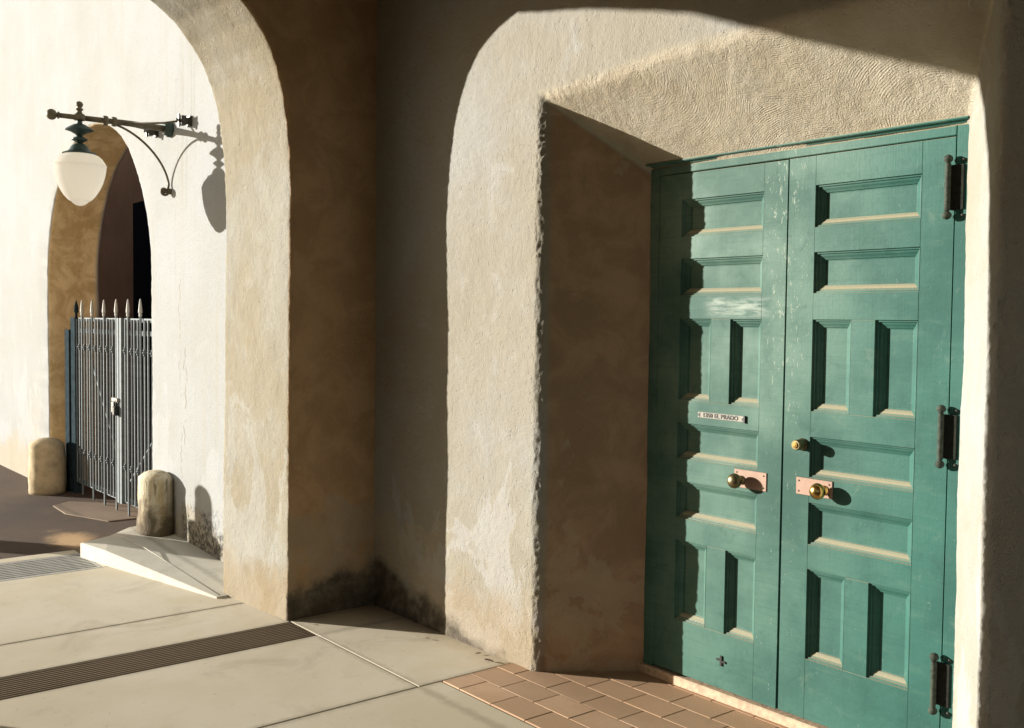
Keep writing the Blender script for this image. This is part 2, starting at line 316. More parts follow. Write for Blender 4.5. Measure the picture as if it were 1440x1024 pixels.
# ------------------------------------------------------------------ mesh helpers
class MB:
    def __init__(s): s.v = []; s.f = []; s.sm = []
    def add(s, v, f, smooth=False):
        k = len(s.v); s.v += [tuple(p) for p in v]; s.f += [tuple(i+k for i in q) for q in f]; s.sm += [smooth]*len(f)
        return s
    def box(s, a, b):
        x0, y0, z0 = a; x1, y1, z1 = b
        return s.add([(x0,y0,z0),(x1,y0,z0),(x1,y1,z0),(x0,y1,z0),(x0,y0,z1),(x1,y0,z1),(x1,y1,z1),(x0,y1,z1)],
            [(0,3,2,1),(4,5,6,7),(0,1,5,4),(1,2,6,5),(2,3,7,6),(3,0,4,7)])
    def bbox(s, a, b, c=.0015):
        """box whose face towards -y has small chamfers (weathered board)"""
        x0, y0, z0 = a; x1, y1, z1 = b
        v = [(x0,y0+c,z0),(x1,y0+c,z0),(x1,y0+c,z1),(x0,y0+c,z1),(x0+c,y0,z0+c),(x1-c,y0,z0+c),(x1-c,y0,z1-c),(x0+c,y0,z1-c),(x0,y1,z0),(x1,y1,z0),(x1,y1,z1),(x0,y1,z1)]
        f = [(4,5,6,7),(0,1,5,4),(1,2,6,5),(2,3,7,6),(3,0,4,7),(0,8,9,1),(1,9,10,2),(2,10,11,3),(3,11,8,0),(8,11,10,9)]
        return s.add(v, f)
    def topbox(s, pts, z0, z1, c=.004):
        """prism over polygon pts (counter-clockwise), chamfered top edge; z1 may be a list"""
        n = len(pts); zz = z1 if isinstance(z1, (list, tuple)) else [z1]*n
        cx = sum(p[0] for p in pts)/n; cy = sum(p[1] for p in pts)/n
        ins = []
        for i, p in enumerate(pts):
            a = Vector(pts[i-1]); b = Vector(p); d = Vector(pts[(i+1) % n])
            e1 = (b-a).normalized(); e2 = (d-b).normalized()
            n1 = Vector((-e1.y, e1.x)); n2 = Vector((-e2.y, e2.x)); q = (n1+n2)
            q = q/max(.3, q.length_squared)*2
            ins.append((p[0]+q.x*c, p[1]+q.y*c))
        v = [(p[0], p[1], z0) for p in pts]+[(p[0], p[1], zz[i]-c) for i, p in enumerate(pts)]+[(p[0], p[1], zz[i]) for i, p in enumerate(ins)]
        f = [tuple(range(2*n, 3*n)), tuple(reversed(range(n)))]
        for i in range(n):
            j = (i+1) % n
            f += [(i, j, n+j, n+i), (n+i, n+j, 2*n+j, 2*n+i)]
        return s.add(v, f)
    def tube(s, pts, r, n=8, cap=True):
        pts = [Vector(p) for p in pts]; rr = r if isinstance(r, (list, tuple)) else [r]*len(pts)
        rings = []; ref = None
        for i, p in enumerate(pts):
            d = (pts[min(i+1, len(pts)-1)]-pts[max(i-1, 0)]).normalized()
            if ref is None or abs(ref.dot(d)) > .98: ref = Vector((0, 0, 1)) if abs(d.z) < .9 else Vector((1, 0, 0))
            a = (ref-d*ref.dot(d)).normalized(); b = d.cross(a); ref = a
            rings.append([p+(a*math.cos(2*math.pi*k/n)+b*math.sin(2*math.pi*k/n))*rr[i] for k in range(n)])
        v = [q for ring in rings for q in ring]; f = []
        for i in range(len(pts)-1):
            for k in range(n):
                f.append((i*n+k, i*n+(k+1) % n, (i+1)*n+(k+1) % n, (i+1)*n+k))
        if cap: f += [tuple(reversed(range(n))), tuple(range((len(pts)-1)*n, len(pts)*n))]
        return s.add(v, f, True)
    def lathe(s, prof, n=20, origin=(0,0,0), axis='z'):
        v = []; f = []; o = Vector(origin)
        for r, h in prof:
            for k in range(n):
                a = 2*math.pi*k/n; x, y = r*math.cos(a), r*math.sin(a)
                p = {'z': (x, y, h), 'y': (x, h, -y), 'x': (h, x, y)}[axis]
                v.append(o+Vector(p))
        for i in range(len(prof)-1):
            for k in range(n):
                f.append((i*n+k, i*n+(k+1) % n, (i+1)*n+(k+1) % n, (i+1)*n+k))
        f += [tuple(reversed(range(n))), tuple(range((len(prof)-1)*n, len(prof)*n))]
        return s.add(v, f, True)
    def mesh(s, name, mat):
        me = bpy.data.meshes.new(name); me.from_pydata(s.v, [], s.f)
        me.polygons.foreach_set('use_smooth', s.sm); me.materials.append(mat); me.update()
        return me
    def build(s, name, mat, parent=None, sharp=None):
        me = s.mesh(name, mat)
        if sharp: me.set_sharp_from_angle(angle=math.radians(sharp))
        return link(name, me, parent)
def link(name, me, parent=None):
    o = bpy.data.objects.new(name, me); COL.objects.link(o)
    if parent: o.parent = parent; o.matrix_parent_inverse = parent.matrix_world.inverted()
    return o
def tag(o, label=None, cat=None, group=None, kind=None):
    for k, v in dict(label=label, category=cat, group=group, kind=kind).items():
        if v: o[k] = v
    return o
def empty(name, loc=(0,0,0), label=None, cat=None, group=None):
    o = bpy.data.objects.new(name, None); COL.objects.link(o); o.location = loc; o.empty_display_size = .1
    o.matrix_world = Matrix.Translation(loc)
    return tag(o, label, cat, group)
def copy_tree(o, parent=None, off=(0,0,0)):
    c = o.copy(); COL.objects.link(c)
    if parent: c.parent = parent
    else: c.location = Vector(o.location)+Vector(off)
    for ch in list(o.children): copy_tree(ch, c)
    return c

def N(p, s): return noise.noise(Vector(p)*s)
def rough(p, n, amp=1.0):
    """hand-plastered unevenness along normal n"""
    d = N(p, 1.6)*.008+N(p, 7)*.0028+N(p, 22)*.0018+N(p, 60)*.0012
    return Vector(p)+Vector(n)*d*amp

def arch_sheet(name, mat, curve, T, mapf, dirf, outer, r=.03, edge_amp=1.0, parent=None, cut=None):
    """plastered wall with an arched opening: curve = [((a,z),(na,nz))], n points into the solid"""
    rows = []
    face_t = [1, .8, .6, .42, .28, .17, .1, .05, .02, 0]
    nr = 5
    prof = []
    for t in face_t[:-1]: prof.append(('f', t))
    for k in range(nr+1): prof.append(('r', k*math.pi/2/nr))
    nb = max(4, int(T/.02))
    for k in range(1, nb): prof.append(('b', r+(T-2*r)*k/nb))
    for k in range(nr+1): prof.append(('s', math.pi/2-k*math.pi/2/nr))
    for t in reversed(face_t[:-1]): prof.append(('g', t))
    V = []; npf = len(prof)
    for (P, Nn) in curve:
        a, z = P; na, nz = Nn; oa, oz = outer(a, z, na, nz)
        ea, ez = a+na*r, z+nz*r
        for kind, t in prof:
            if kind == 'f': q = (ea+(oa-ea)*t, ez+(oz-ez)*t, 0.0); nn = (0, 0, -1)
            elif kind == 'g': q = (ea+(oa-ea)*t, ez+(oz-ez)*t, T); nn = (0, 0, 1)
            elif kind == 'b': q = (a, z, t); nn = (-na, -nz, 0)
            elif kind == 'r':
                o = r*(1-math.sin(t)); q = (a+na*o, z+nz*o, r*(1-math.cos(t))); nn = (-na*math.sin(t), -nz*math.sin(t), -math.cos(t))
            else:
                o = r*(1-math.sin(t)); q = (a+na*o, z+nz*o, T-r*(1-math.cos(t))); nn = (-na*math.sin(t), -nz*math.sin(t), math.cos(t))
            pw = Vector(mapf(*q)); nw = Vector(dirf(*nn))
            pw2 = rough(pw, nw)
            if kind in 'rs': pw2 += nw*(N(pw, 90)*.0035+N(pw, 35)*.004)*edge_amp
            V.append(pw2)
    Fc = []
    for i in range(len(curve)-1):
        for k in range(npf-1):
            Fc.append((i*npf+k, (i+1)*npf+k, (i+1)*npf+k+1, i*npf+k+1))
    mb = MB(); mb.add(V, Fc, True)
    o = mb.build(name, mat, parent)
    bm = bmesh.new(); bm.from_mesh(o.data); bmesh.ops.recalc_face_normals(bm, faces=bm.faces); bm.to_mesh(o.data); bm.free()
    return o

def curve_from(pts, zs_jamb, step=.02):
    """resample a polyline with outward (right of travel -> into solid) normals"""
    P = [Vector(p) for p in pts]; L = [0]
    for i in range(1, len(P)): L.append(L[-1]+(P[i]-P[i-1]).length)
    n = int(L[-1]/step); out = []
    j = 0; Q = []
    for k in range(n+1):
        s = L[-1]*k/n
        while j < len(L)-2 and L[j+1] < s: j += 1
        Q.append(P[j].lerp(P[j+1], (s-L[j])/max(1e-9, L[j+1]-L[j])))
    for k in range(n+1):
        d = (Q[min(k+3, n)]-Q[max(k-3, 0)]).normalized()
        out.append(((Q[k].x, Q[k].y), d))
    return out

# ------------------------------------------------------------------ ground and floors (the setting)
g = MB(); S = 400
g.add([(-S,-S,-.02),(S,-S,-.02),(S,S,-.02),(-S,S,-.02)], [(0,1,2,3)])
tag(g.build('ground', M['asphalt']), 'dark brown asphalt of the court outside the arcade', kind='structure')

cp_ = MB(); cp_.topbox([(-40,-14),(-7.79,-14),(-7.79,.95),(-40,.95)], -.03, -.004, .01)
tag(cp_.build('bounce_paving', M['concrete']), 'unseen pale paving added to bounce light onto the gateway', kind='structure')  # out of view, added as a bounce surface for the far jamb
fl = MB(); fl.box((-7.78,-1.6,-.016), (6,3.9,-.009))
floor = tag(fl.build('walkway_floor', M['grout']), 'cream concrete walkway floor of the arcade', kind='structure')
J = .003
def slab(poly, mat=M['concrete'], z=0.0, name='concrete_slab', c=.004):
    mb = MB(); mb.topbox(poly, -.0085, z, c); return mb.build(name, mat, floor)
def rect(x0, y0, x1, y1): return [(x0+J, y0+J), (x1-J, y0+J), (x1-J, y1-J), (x0+J, y1-J)]
# slabs round the grate
slab(rect(-7.76,-1.6,-7.62,2.2)); slab(rect(-7.62,2.2,-7.1,3.0)); 
slab(rect(-7.62,-1.6,-7.1,1.3))
slab(rect(-7.1,-1.6,-5.72,0.4)); slab(rect(-7.1,.4,-5.72,3.0))
slab(rect(-5.72,-1.6,-5.2,.4)); slab(rect(-5.72,.4,-5.2,2.63))
slab(rect(-4.9,-1.6,-3.92,.3)); slab(rect(-4.9,.3,-3.92,2.63)); slab(rect(-5.45,2.63,-3.92,3.3))
slab(rect(-3.92,-1.6,-2.6,.3)); slab(rect(-2.6,-1.6,-1.3,1.3)); slab(rect(-1.3,-1.6,1.2,1.3)); slab(rect(1.2,-1.6,6,1.3)); slab(rect(-1.3,1.3,1.2,3.3)); slab(rect(1.2,1.3,6,3.3)); slab(rect(-3.92,.3,-2.6,2.755)); slab(rect(-2.6,1.3,-1.3,2.755))
# grooved strip under the arch
gs = MB(); x0, x1 = -5.197, -4.903; nr = 11
gs.box((x0,-1.6,-.0088), (x1,2.627,-.004))
for k in range(nr):
    a = x0+(x1-x0)*(k+.12)/nr; b = x0+(x1-x0)*(k+.72)/nr
    gs.add([(a,-1.6,-.0030),(b,-1.6,-.0030),(b-.003,-1.6,-.0005),(a+.003,-1.6,-.0005),(a,2.625,-.0030),(b,2.625,-.0030),(b-.003,2.625,-.0005),(a+.003,2.625,-.0005)],
        [(0,1,2,3),(4,7,6,5),(3,2,6,7),(0,3,7,4),(1,5,6,2)])
tag(gs.build('grooved_strip', M['strip'], floor), 'brown grooved strip crossing the concrete floor under the arch')
# terracotta tiles before the door
tm = None
for iy in range(6):
    for ix in range(11):
        xa = -3.915+ix*.235+(.0 if iy % 2 else -.1); xb = xa+.235; ya = 2.7585+iy*.1615; yb = ya+.1615
        xa = max(xa, -3.915); xb = min(xb, -1.31)
        if xb-xa < .03 or yb > 3.75: continue
        mb = MB(); mb.topbox([(xa+.0018, ya+.0018), (xb-.0018, ya+.0018), (xb-.0018, yb-.0018), (xa+.0018, yb-.0018)], -.0085, .003+random.uniform(-.0008,.0008), .0022)
        mb.build('floor_tile', M['tile'], floor)
# ramp-like raised slab at the white wall
FA, FB = (-7.50,2.165), (-5.90,2.49)
rp = MB(); rp.topbox([(-7.62,2.40), FA, (-7.15,2.225), FB, (-5.90,2.95), (-7.15,2.95), (-7.9,2.95), (-7.85,2.62)], -.008, [.10,.10,.10,.010,.010,.10,.10,.10], .005)
raised = tag(rp.build('raised_slab', M['concrete_grey'], floor), 'raised concrete slab tapering to the floor beside the white wall')
jt = MB(); jt.tube([(-7.60,2.46,.0995), (-7.15,2.475,.0995), (-5.93,2.52,.0115)], .0025, 6)
jt.build('joint_bead', M['concrete_grey'], raised)
pd = MB(); pd.topbox([(-9.9,2.76), (-9.75,2.58), (-9.3,2.56), (-8.75,2.75), (-8.75,3.2), (-9.4,3.2)], -.019, -.012, .003)
tag(pd.build('pavement_patch', M['pad']), 'paler patch in the asphalt under the iron gate', kind='structure')

# drain grate
gr = empty('drain_grate', (-7.36,1.75,0), 'grey metal drain grate in the floor before the raised slab', 'grate')
fr = MB(); GX0, GX1, GY0, GY1 = -7.617, -7.103, 1.303, 2.197
for a, b in (((GX0,GY0,-.0088),(GX0+.02,GY1,.0)), ((GX1-.02,GY0,-.0088),(GX1,GY1,.0)), ((GX0+.02,GY0,-.0088),(GX1-.02,GY0+.02,0)), ((GX0+.02,GY1-.02,-.0088),(GX1-.02,GY1,0))): fr.box(a, b)
fr.build('frame', M['steel'], gr)
bk = MB(); bk.box((GX0+.02,GY0+.02,-.0089),(GX1-.02,GY1-.02,-.0082)); bk.build('drain_channel', M['black'], gr)
bar = None; nb = 10
for k in range(nb):
    x = GX0+.035+k*(GX1-GX0-.07)/(nb-1)
    if bar is None:
        b = MB(); b.box((-.013,GY0+.02,-.008),(.013,GY1-.02,-.0005)); bar = b.mesh('bar', M['steel'])
    o = link('bar', bar, gr); o.location.x = x-gr.location.x+gr.location.x
# ------------------------------------------------------------------ front wall with the door recess (a relief Y(x,z))
W_Y = 3.18; DOOR = 3.61; DEP = .47
XL, XR, ZT = -3.745, -1.565, 2.755
def smin(a, b, k):
    h = max(k-abs(a-b), 0)/k
    return min(a, b)-h*h*k*.25
def recess(x, z):
    zt = ZT+.045*min(1, max(0, (x+3.7)/.95))
    a = (x-XL)*(.43/.315); b = (XR-x)*(.43/.315); c = (zt-z)*(.40/(zt-2.452))
    d = smin(smin(a, b, .03), c, .03)
    # rounded arris at the face, flat back behind the door
    k = .045; h = max(k-abs(d), 0)/k
    d = max(d, 0)+h*h*k*.25
    return min(d, DEP)
def seq(*segs):
    out = []
    for a, b, st in segs:
        n = max(1, round((b-a)/st)); out += [a+(b-a)*i/n for i in range(n)]
    return out+[segs[-1][1]]
xs = seq((-5.6,-5.0,.06), (-5.0,-3.83,.022), (-3.83,-3.33,.006), (-3.33,-2.05,.016), (-2.05,-1.50,.007), (-1.50,-1.1,.04), (-1.1,6,.35))
zs = seq((-.02,2.30,.013), (2.30,2.86,.0065), (2.86,3.5,.022), (3.5,5.0,.2))
V = []; nz = len(zs)
for x in xs:
    for z in zs:
        d = recess(x, z); p = Vector((x, W_Y+d, z))
        if d > .001 and d < DEP:
            gx = (recess(x+.004, z)-recess(x-.004, z))/.008; gz = (recess(x, z+.004)-recess(x, z-.004))/.008
            n = Vector((gx, -1, gz)).normalized()
        else: n = Vector((0, -1, 0))
        p = rough(p, n, .8)
        e = max(0, 1-abs(d-.012)/.045) if d > .0005 else 0
        if e > 0: p += n*e*(N(p, 85)*.0055+N(p, 45)*.0045+N(p, 18)*.003)*(1.0 if z < ZT-.06 else .45)
        V.append(p)
Fc = [(i*nz+k, (i+1)*nz+k, (i+1)*nz+k+1, i*nz+k+1) for i in range(len(xs)-1) for k in range(nz-1)]
mb = MB(); mb.add(V, Fc, True)
# top and back so that the wall is a solid
mb.box((-5.6,3.70,-.02), (6,4.1,5.0))
tag(mb.build('arcade_wall', M['wall']), 'cream plastered wall with a deep splayed recess round the green doors', 'wall')

# ------------------------------------------------------------------ cross arch of the arcade
A = [(2.62,-.03),(2.622,.5),(2.628,1.3),(2.636,2.1),(2.636,2.45),(2.628,2.62),(2.612,2.78),(2.588,2.93),(2.553,3.06),(2.50,3.18),(2.43,3.29),(2.33,3.40),(2.19,3.50),(2.0,3.585),(1.75,3.645),(1.3,3.665)]
A = A+[(2.6-a, z) for a, z in reversed(A[:-1])]
cv = []
for P, d in curve_from(A, 0, .02):
    cv.append((P, (d.y, -d.x)))          # travelling up the right jamb, solid lies on +y
def outer_x(a, z, na, nz):
    lo, hi, top = -.75, 3.3, 4.95
    if z < 2.45: return (hi if a > 1.3 else lo, z)
    th = math.atan2(z-2.45, (a-1.3)); ca, sa = math.cos(th), math.sin(th)
    t = 1e9
    if ca > 1e-6: t = min(t, (hi-1.3)/ca)
    if ca < -1e-6: t = min(t, (lo-1.3)/ca)
    if sa > 1e-6: t = min(t, (top-2.45)/sa)
    return (1.3+ca*t, 2.45+sa*t)
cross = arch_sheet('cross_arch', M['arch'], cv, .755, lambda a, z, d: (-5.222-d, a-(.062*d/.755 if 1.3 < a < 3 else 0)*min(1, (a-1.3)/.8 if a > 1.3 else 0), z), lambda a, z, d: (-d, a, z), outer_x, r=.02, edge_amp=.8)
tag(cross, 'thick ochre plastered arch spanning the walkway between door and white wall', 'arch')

# ------------------------------------------------------------------ white wall of the court with its arched gateway
B = [(-7.95,-.03),(-7.945,.6),(-7.945,1.4),(-7.955,1.8),(-7.962,2.03)]
for k in range(1, 25):
    th = math.pi*k/25; B.append((-9.393+1.432*math.cos(th), 2.03+1.33*math.sin(th)))
B += [(-10.825,2.03),(-10.815,1.2),(-10.80,-.03)]
cv = []
for P, d in curve_from(B, 0, .03): cv.append((P, (d.y, -d.x)))
def outer_w(a, z, na, nz):
    lo, hi, top = -33.0, -5.9, 6.35; c = -9.393
    if z < 2.03: return (hi if a > c else lo, z)
    th = math.atan2(z-2.03, a-c); ca, sa = math.cos(th), math.sin(th); t = 1e9
    if ca > 1e-6: t = min(t, (hi-c)/ca)
    if ca < -1e-6: t = min(t, (lo-c)/ca)
    if sa > 1e-6: t = min(t, (top-2.03)/sa)
    return (c+ca*t, 2.03+sa*t)
cw = arch_sheet('court_wall', M['white'], cv, .50, lambda a, z, d: (a, 2.83+d, z), lambda a, z, d: (a, d, z), outer_w, r=.03, edge_amp=.6)
tag(cw, 'white limewashed wall with an arched gateway behind the lantern', 'wall')
# passage behind the gateway
ps = MB()
ps.box((-34,7.0,-.02), (-5.9,7.2,7)); ps.box((-5.9,3.37,-.02), (-5.7,7.2,5.6))
tag(ps.build('passage_wall', M['passage']), 'brown plastered back wall of the shaded passage seen through the gateway', 'wall')
nd = empty('passage_opening', (-19.6,6.98,0), 'dark navy panel standing in for an unlit opening at the back of the passage', 'door')
mb = MB(); mb.bbox((-20.45,6.93,0), (-18.6,6.995,3.9), .01); mb.build('opening_panel', M['navy'], nd)  # dark sheet painted as the shade inside an opening

# arcade ceiling and outer arcade wall (behind the camera)
mb = MB(); mb.box((-5.98,-.75,4.96), (6,4.1,5.2)); tag(mb.build('arcade_ceiling', M['timber']), 'plastered arcade ceiling', kind='structure')
Cc = [(2.0,-.03),(2.0,2.2)]
for k in range(1, 20):
    th = math.pi*k/20; Cc.append((2.0*math.cos(th), 2.2+1.3*math.sin(th)))
Cc += [(-2.0,2.2),(-2.0,-.03)]
cv = [(P, (d.y, -d.x)) for P, d in curve_from(Cc, 0, .12)]
def outer_o(a, z, na, nz):
    lo, hi, top = -5.9, 6.0, 4.955
    if z < 2.2: return (hi if a > 0 else lo, z)
    th = math.atan2(z-2.2, a); ca, sa = math.cos(th), math.sin(th); t = 1e9
    if ca > 1e-6: t = min(t, hi/ca)
    if ca < -1e-6: t = min(t, lo/ca)
    if sa > 1e-6: t = min(t, (top-2.2)/sa)
    return (ca*t, 2.2+sa*t)
ow = arch_sheet('outer_arcade', M['ochre_wall'], cv, .65, lambda a, z, d: (a, -.08-d, z), lambda a, z, d: (a, -d, z), outer_o, r=.03)
tag(ow, 'outer plastered arcade wall with a wide open arch facing the court', 'wall')

mb = MB(); mb.box((-5.9,-14,-.02), (-2.6,-.75,7.5))
tag(mb.build('bounce_wing', M['court']), 'unseen pale block added to bounce sunlight onto the gateway jamb', 'building')  # out of view, added only to throw sunlight back at the far jamb

# ------------------------------------------------------------------ corner guards of the gateway
def guard(loc, r, h, label, sx=1.0, mat='guard'):
    e = MB(); prof = []
    for t in range(15):
        z = h*.93*t/14; prof.append((r*(1.03-.06*t/14), z))
    for k in range(1, 7):
        a = k*math.pi/2/6; prof.append((r*.97*math.cos(a*.98)*(.94 if k > 1 else .99)+.002, h*.93+h*.16*math.sin(a)))
    e.lathe(prof, 28)
    vs = []
    for v in e.v:
        p = Vector(v); n = Vector((p.x, p.y, 0)); n = n.normalized() if n.length > 1e-4 else Vector((0,0,1))
        q = p+n*(N(p+Vector(loc), 6)*.012+N(p+Vector(loc), 22)*.005); q.x *= sx; vs.append(tuple(q))
    e.v = vs
    o = e.build('corner_guard', M[mat]); o.location = loc
    return tag(o, label, 'bollard', 'corner guards of the gateway')
guard((-7.60,2.735,.085), .125, .43, 'stained rounded plaster guard at the near foot of the gateway', 1.35)
guard((-10.56,2.745,-.02), .165, .49, 'plain tan plaster guard at the far foot of the gateway beside the dark post', 1.05, 'guard_tan')
# post beyond the frame whose shadow falls on the slab and white wall
bo = empty('stone_post', (-9.1,1.18,-.02), 'round concrete post on a low plinth in the court', 'bollard')
mb = MB(); mb.topbox([(-9.24,1.12),(-8.98,1.09),(-8.92,1.42),(-9.18,1.37)], -.02, .70, .03); mb.build('plinth', M['concrete_grey'], bo)
mb = MB(); mb.lathe([(.09,.70),(.09,.93),(.075,.97),(.04,1.0),(.005,1.005)], 20, (-9.1,1.22,0)); mb.build('post', M['concrete_grey'], bo)

# ------------------------------------------------------------------ green doors
K = .97043
def kx(x): return x*K
def kz(z): return 1.7+(z-1.7)*K
FY = DOOR                       # face plane of the leaves
TH = .05
ROWS = [(2.103,2.278),(1.826,1.998),(1.327,1.715),(1.047,1.218),(.760,.938),(.265,.653)]   # panel openings
SPLIT = {2, 5}
PROF = [(0,0),(.0005,.007),(.0075,.0085),(.009,.015),(.016,.0175),(.024,.024),(.031,.0275),(.0325,.033),(.040,.0345)]
def moulding(x0, x1, z0, z1, parent):
    mb = MB(); V = []
    for d, h in PROF:
        V += [(x0+d, FY+h, z0+d), (x1-d, FY+h, z0+d), (x1-d, FY+h, z1-d), (x0+d, FY+h, z1-d)]
    n = len(PROF); V += [(x0, FY+.036, z0), (x1, FY+.036, z0), (x1, FY+.036, z1), (x0, FY+.036, z1)]
    Fq = []
    for i in range(n-1):
        for k in range(4):
            j = (k+1) % 4; Fq.append((i*4+k, i*4+j, i*4+4+j, i*4+4+k))
    mb.add(V, Fq); return mb.build('moulding', M['green'], parent)
def leaf(name, label, hinge_x, ox0, px, ox1, mull, rail_edges, sag):
    """ox0..ox1 leaf edges, px panel field edges, mull mullion edges (metres)"""
    root = empty(name, (hinge_x, FY, .055), label, 'door')
    z0, z1 = .055, kz(2.402)
    def board(nm, a, b, zz0, zz1):
        mb = MB(); mb.bbox((a+.0001, FY+random.uniform(0,.0012), zz0), (b-.0001, FY+TH, zz1), .0009); return mb.build(nm, M['green'], root)
    board('stile', ox0, px[0], z0, z1); board('stile', px[1], ox1, z0, z1)
    prev = z1
    for i, (a, b) in enumerate(ROWS):
        board('rail', px[0], px[1], kz(b), prev); prev = kz(a)
    board('rail', px[0], px[1], z0, prev)
    for i, (a, b) in enumerate(ROWS):
        cells = [(px[0], mull[0]), (mull[1], px[1])] if i in SPLIT else [(px[0], px[1])]
        if i in SPLIT: board('mullion', mull[0], mull[1], kz(a)+.0003, kz(b)-.0003)
        for (xa, xb) in cells:
            mb = MB(); mb.box((xa+.002, FY+.034, kz(a)+.002), (xb-.002, FY+.048, kz(b)-.002)); pn = mb.build('panel', M['green'], root)
            moulding(xa, xb, kz(a), kz(b), pn)
    return root
CX = kx(-2.73)
right = leaf('door_leaf', 'right green panelled door leaf with hinges on its outer edge and bright brass knob', kx(-1.985), CX+.002, (kx(-2.594), kx(-2.118)), kx(-1.985), (kx(-2.410), kx(-2.301)), None, 0)
left = leaf('door_leaf', 'left green panelled door leaf with address plate, half in shadow', kx(-3.478), kx(-3.478), (kx(-3.335), kx(-2.858)), CX-.002, (kx(-3.143), kx(-3.030)), None, 0)
# frame
df = empty('door_frame', (CX, FY, 0), 'green wooden frame round the double doors', 'door frame')
ft = kz(2.402)+.004; fh = kz(2.444)
def fpart(nm, a, b, mat='green'):
    mb = MB(); mb.bbox(a, b, .003); return mb.build(nm, M[mat], df)
fpart('jamb', (kx(-1.985)+.004, FY-.002, .02), (-1.86, FY+.06, fh)); fpart('jamb', (-3.47, FY-.002, .02), (kx(-3.478)-.004, FY+.06, fh))
fpart('head', (kx(-3.478)-.0035, FY-.002, ft), (kx(-1.985)+.0035, FY+.06, fh))
mb = MB()
prof = [(0,0),(-.004,.004),(-.010,.008),(-.019,.009),(-.024,.013),(-.024,.018),(-.019,.022),(-.008,.025),(0,.027)]
x0, x1 = -3.45, -1.87
mb.add([(x0, FY-.002+d, fh+.004+h) for d, h in prof]+[(x1, FY-.002+d, fh+.004+h) for d, h in prof], [(i, i+9, i+10, i+1) for i in range(8)])
hm = mb.build('head_moulding', M['green'], df)
# sill
sl_ = empty('door_sill', (CX, FY, .02), 'worn tan sill board under the green doors', 'sill')
mb = MB(); mb.bbox((-3.46,FY-.025,.0), (-1.87,FY+.06,.046), .006); mb.build('sill_board', M['wood'], sl_)

# hinges on the right leaf
def hinge(z0, z1):
    e = None; x = kx(-1.999); y = FY-.026; r = .0105
    mb = MB(); mb.lathe([(r, z0), (r, z1)], 14, (x, y, 0))
    hb = mb.build('hinge', M['hinge'], right, 40)
    for k in range(1, 5):
        mb = MB(); z = z0+(z1-z0)*k/5; mb.lathe([(r*1.08, z-.0015), (r*1.08, z+.0015)], 14, (x, y, 0)); mb.build('knuckle_ring', M['hinge'], hb, 40)
    for zz, s in ((z1, 1), (z0, -1)):
        mb = MB(); mb.lathe([(.006, 0), (.008, s*.003), (.0155, s*.010), (.017, s*.018), (.013, s*.027), (.004, s*.032)], 14, (x, y, zz)); mb.build('finial', M['hinge'], hb)
    mb = MB(); mb.box((x-.002, y, z0+.004), (x+.004, FY-.0005, z1-.004)); mb.box((x+.004, FY-.0085, z0+.004), (x+.050, FY-.003, z1-.004)); mb.build('hinge_plate', M['hinge_shaded'], hb)
    for q in (z0-.018, z1+.012):
        mb = MB(); mb.lathe([(.006, 0), (.006, -.006), (.002, -.008)], 8, (x+.048, FY-.003, q), 'y'); mb.build('screw', M['iron'], hb)
hinge(kz(2.125), kz(2.300)); hinge(kz(1.190), kz(1.365)); hinge(kz(.245), kz(.418))

# knobs, plates, lock
def plate(x0, x1, z0, z1, parent):
    mb = MB(); mb.bbox((x0, FY-.004, z0), (x1, FY-.0002, z1), .0012); p = mb.build('knob_plate', M['copper'], parent)
    for sx in (x0+.014, x1-.014):
        for sz in (z0+.014, z1-.014):
            mb = MB(); mb.lathe([(.004, 0), (.0035, -.0015), (.001, -.002)], 8, (sx, FY-.004, sz), 'y'); mb.build('screw', M['iron'], p)
    return p
def knob(x, z, mat, parent):
    mb = MB(); prof = [(.020,-.004),(.020,-.008),(.012,-.012),(.011,-.026)]
    R_ = .0335; c = -.052
    for k in range(0, 13):
        a = math.radians(-62+k*(152)/12.0); prof.append((max(.001, R_*math.cos(a)), c-R_*.86*math.sin(a)))
    mb.lathe(prof, 24, (x, FY, z), 'y'); return mb.build('knob', M[mat], parent)
plate(-2.897, -2.724, .978, 1.058, left); knob(-2.856, 1.012, 'brass_old', left)
plate(-2.577, -2.404, .990, 1.061, right); knob(-2.440, 1.022, 'brass', right)
mb = MB(); mb.lathe([(.026,-.0003),(.026,-.006),(.0225,-.009),(.0215,-.046),(.019,-.050),(.001,-.0502)], 22, (-2.552, FY, 1.198), 'y'); lk = mb.build('lock_cylinder', M['brass_old'], right, 35)
mb = MB(); mb.lathe([(.012,-.0503),(.012,-.0535),(.001,-.054)], 14, (-2.552, FY, 1.198), 'y'); kh = mb.build('lock_core', M['brass'], lk, 35)
# address plate
sg = empty('address_plate', (-2.985, FY-.004, 1.279), 'narrow white address plate with dark letters on the left green door', 'sign')
sx0, sx1, sz = -3.112, -2.848, 1.279
mb = MB(); mb.bbox((sx0, FY-.005, sz-.0135), (sx1, FY-.0002, sz+.0135), .0015); pl = mb.build('plate', M['signwhite'], sg)
cu = bpy.data.curves.new('lettering', 'FONT'); cu.body = "1350 EL PRADO"; cu.size = .0265; cu.extrude = .0012; cu.align_x = 'CENTER'; cu.align_y = 'CENTER'; cu.space_character = 1.05; cu.offset = .0006
tmp = bpy.data.objects.new('tmp', cu); COL.objects.link(tmp)
me = bpy.data.meshes.new_from_object(tmp); bpy.data.objects.remove(tmp); me.name = 'lettering'
wd = max(v.co.x for v in me.vertices)-min(v.co.x for v in me.vertices)
kf = .196/wd
me.transform(Matrix.Translation((-2.982, FY-.0056, sz)) @ Matrix.Rotation(math.pi/2, 4, 'X') @ Matrix.Diagonal((kf, 1, 1, 1)))
me.materials.clear(); me.materials.append(M['black'])
link('lettering', me, pl)
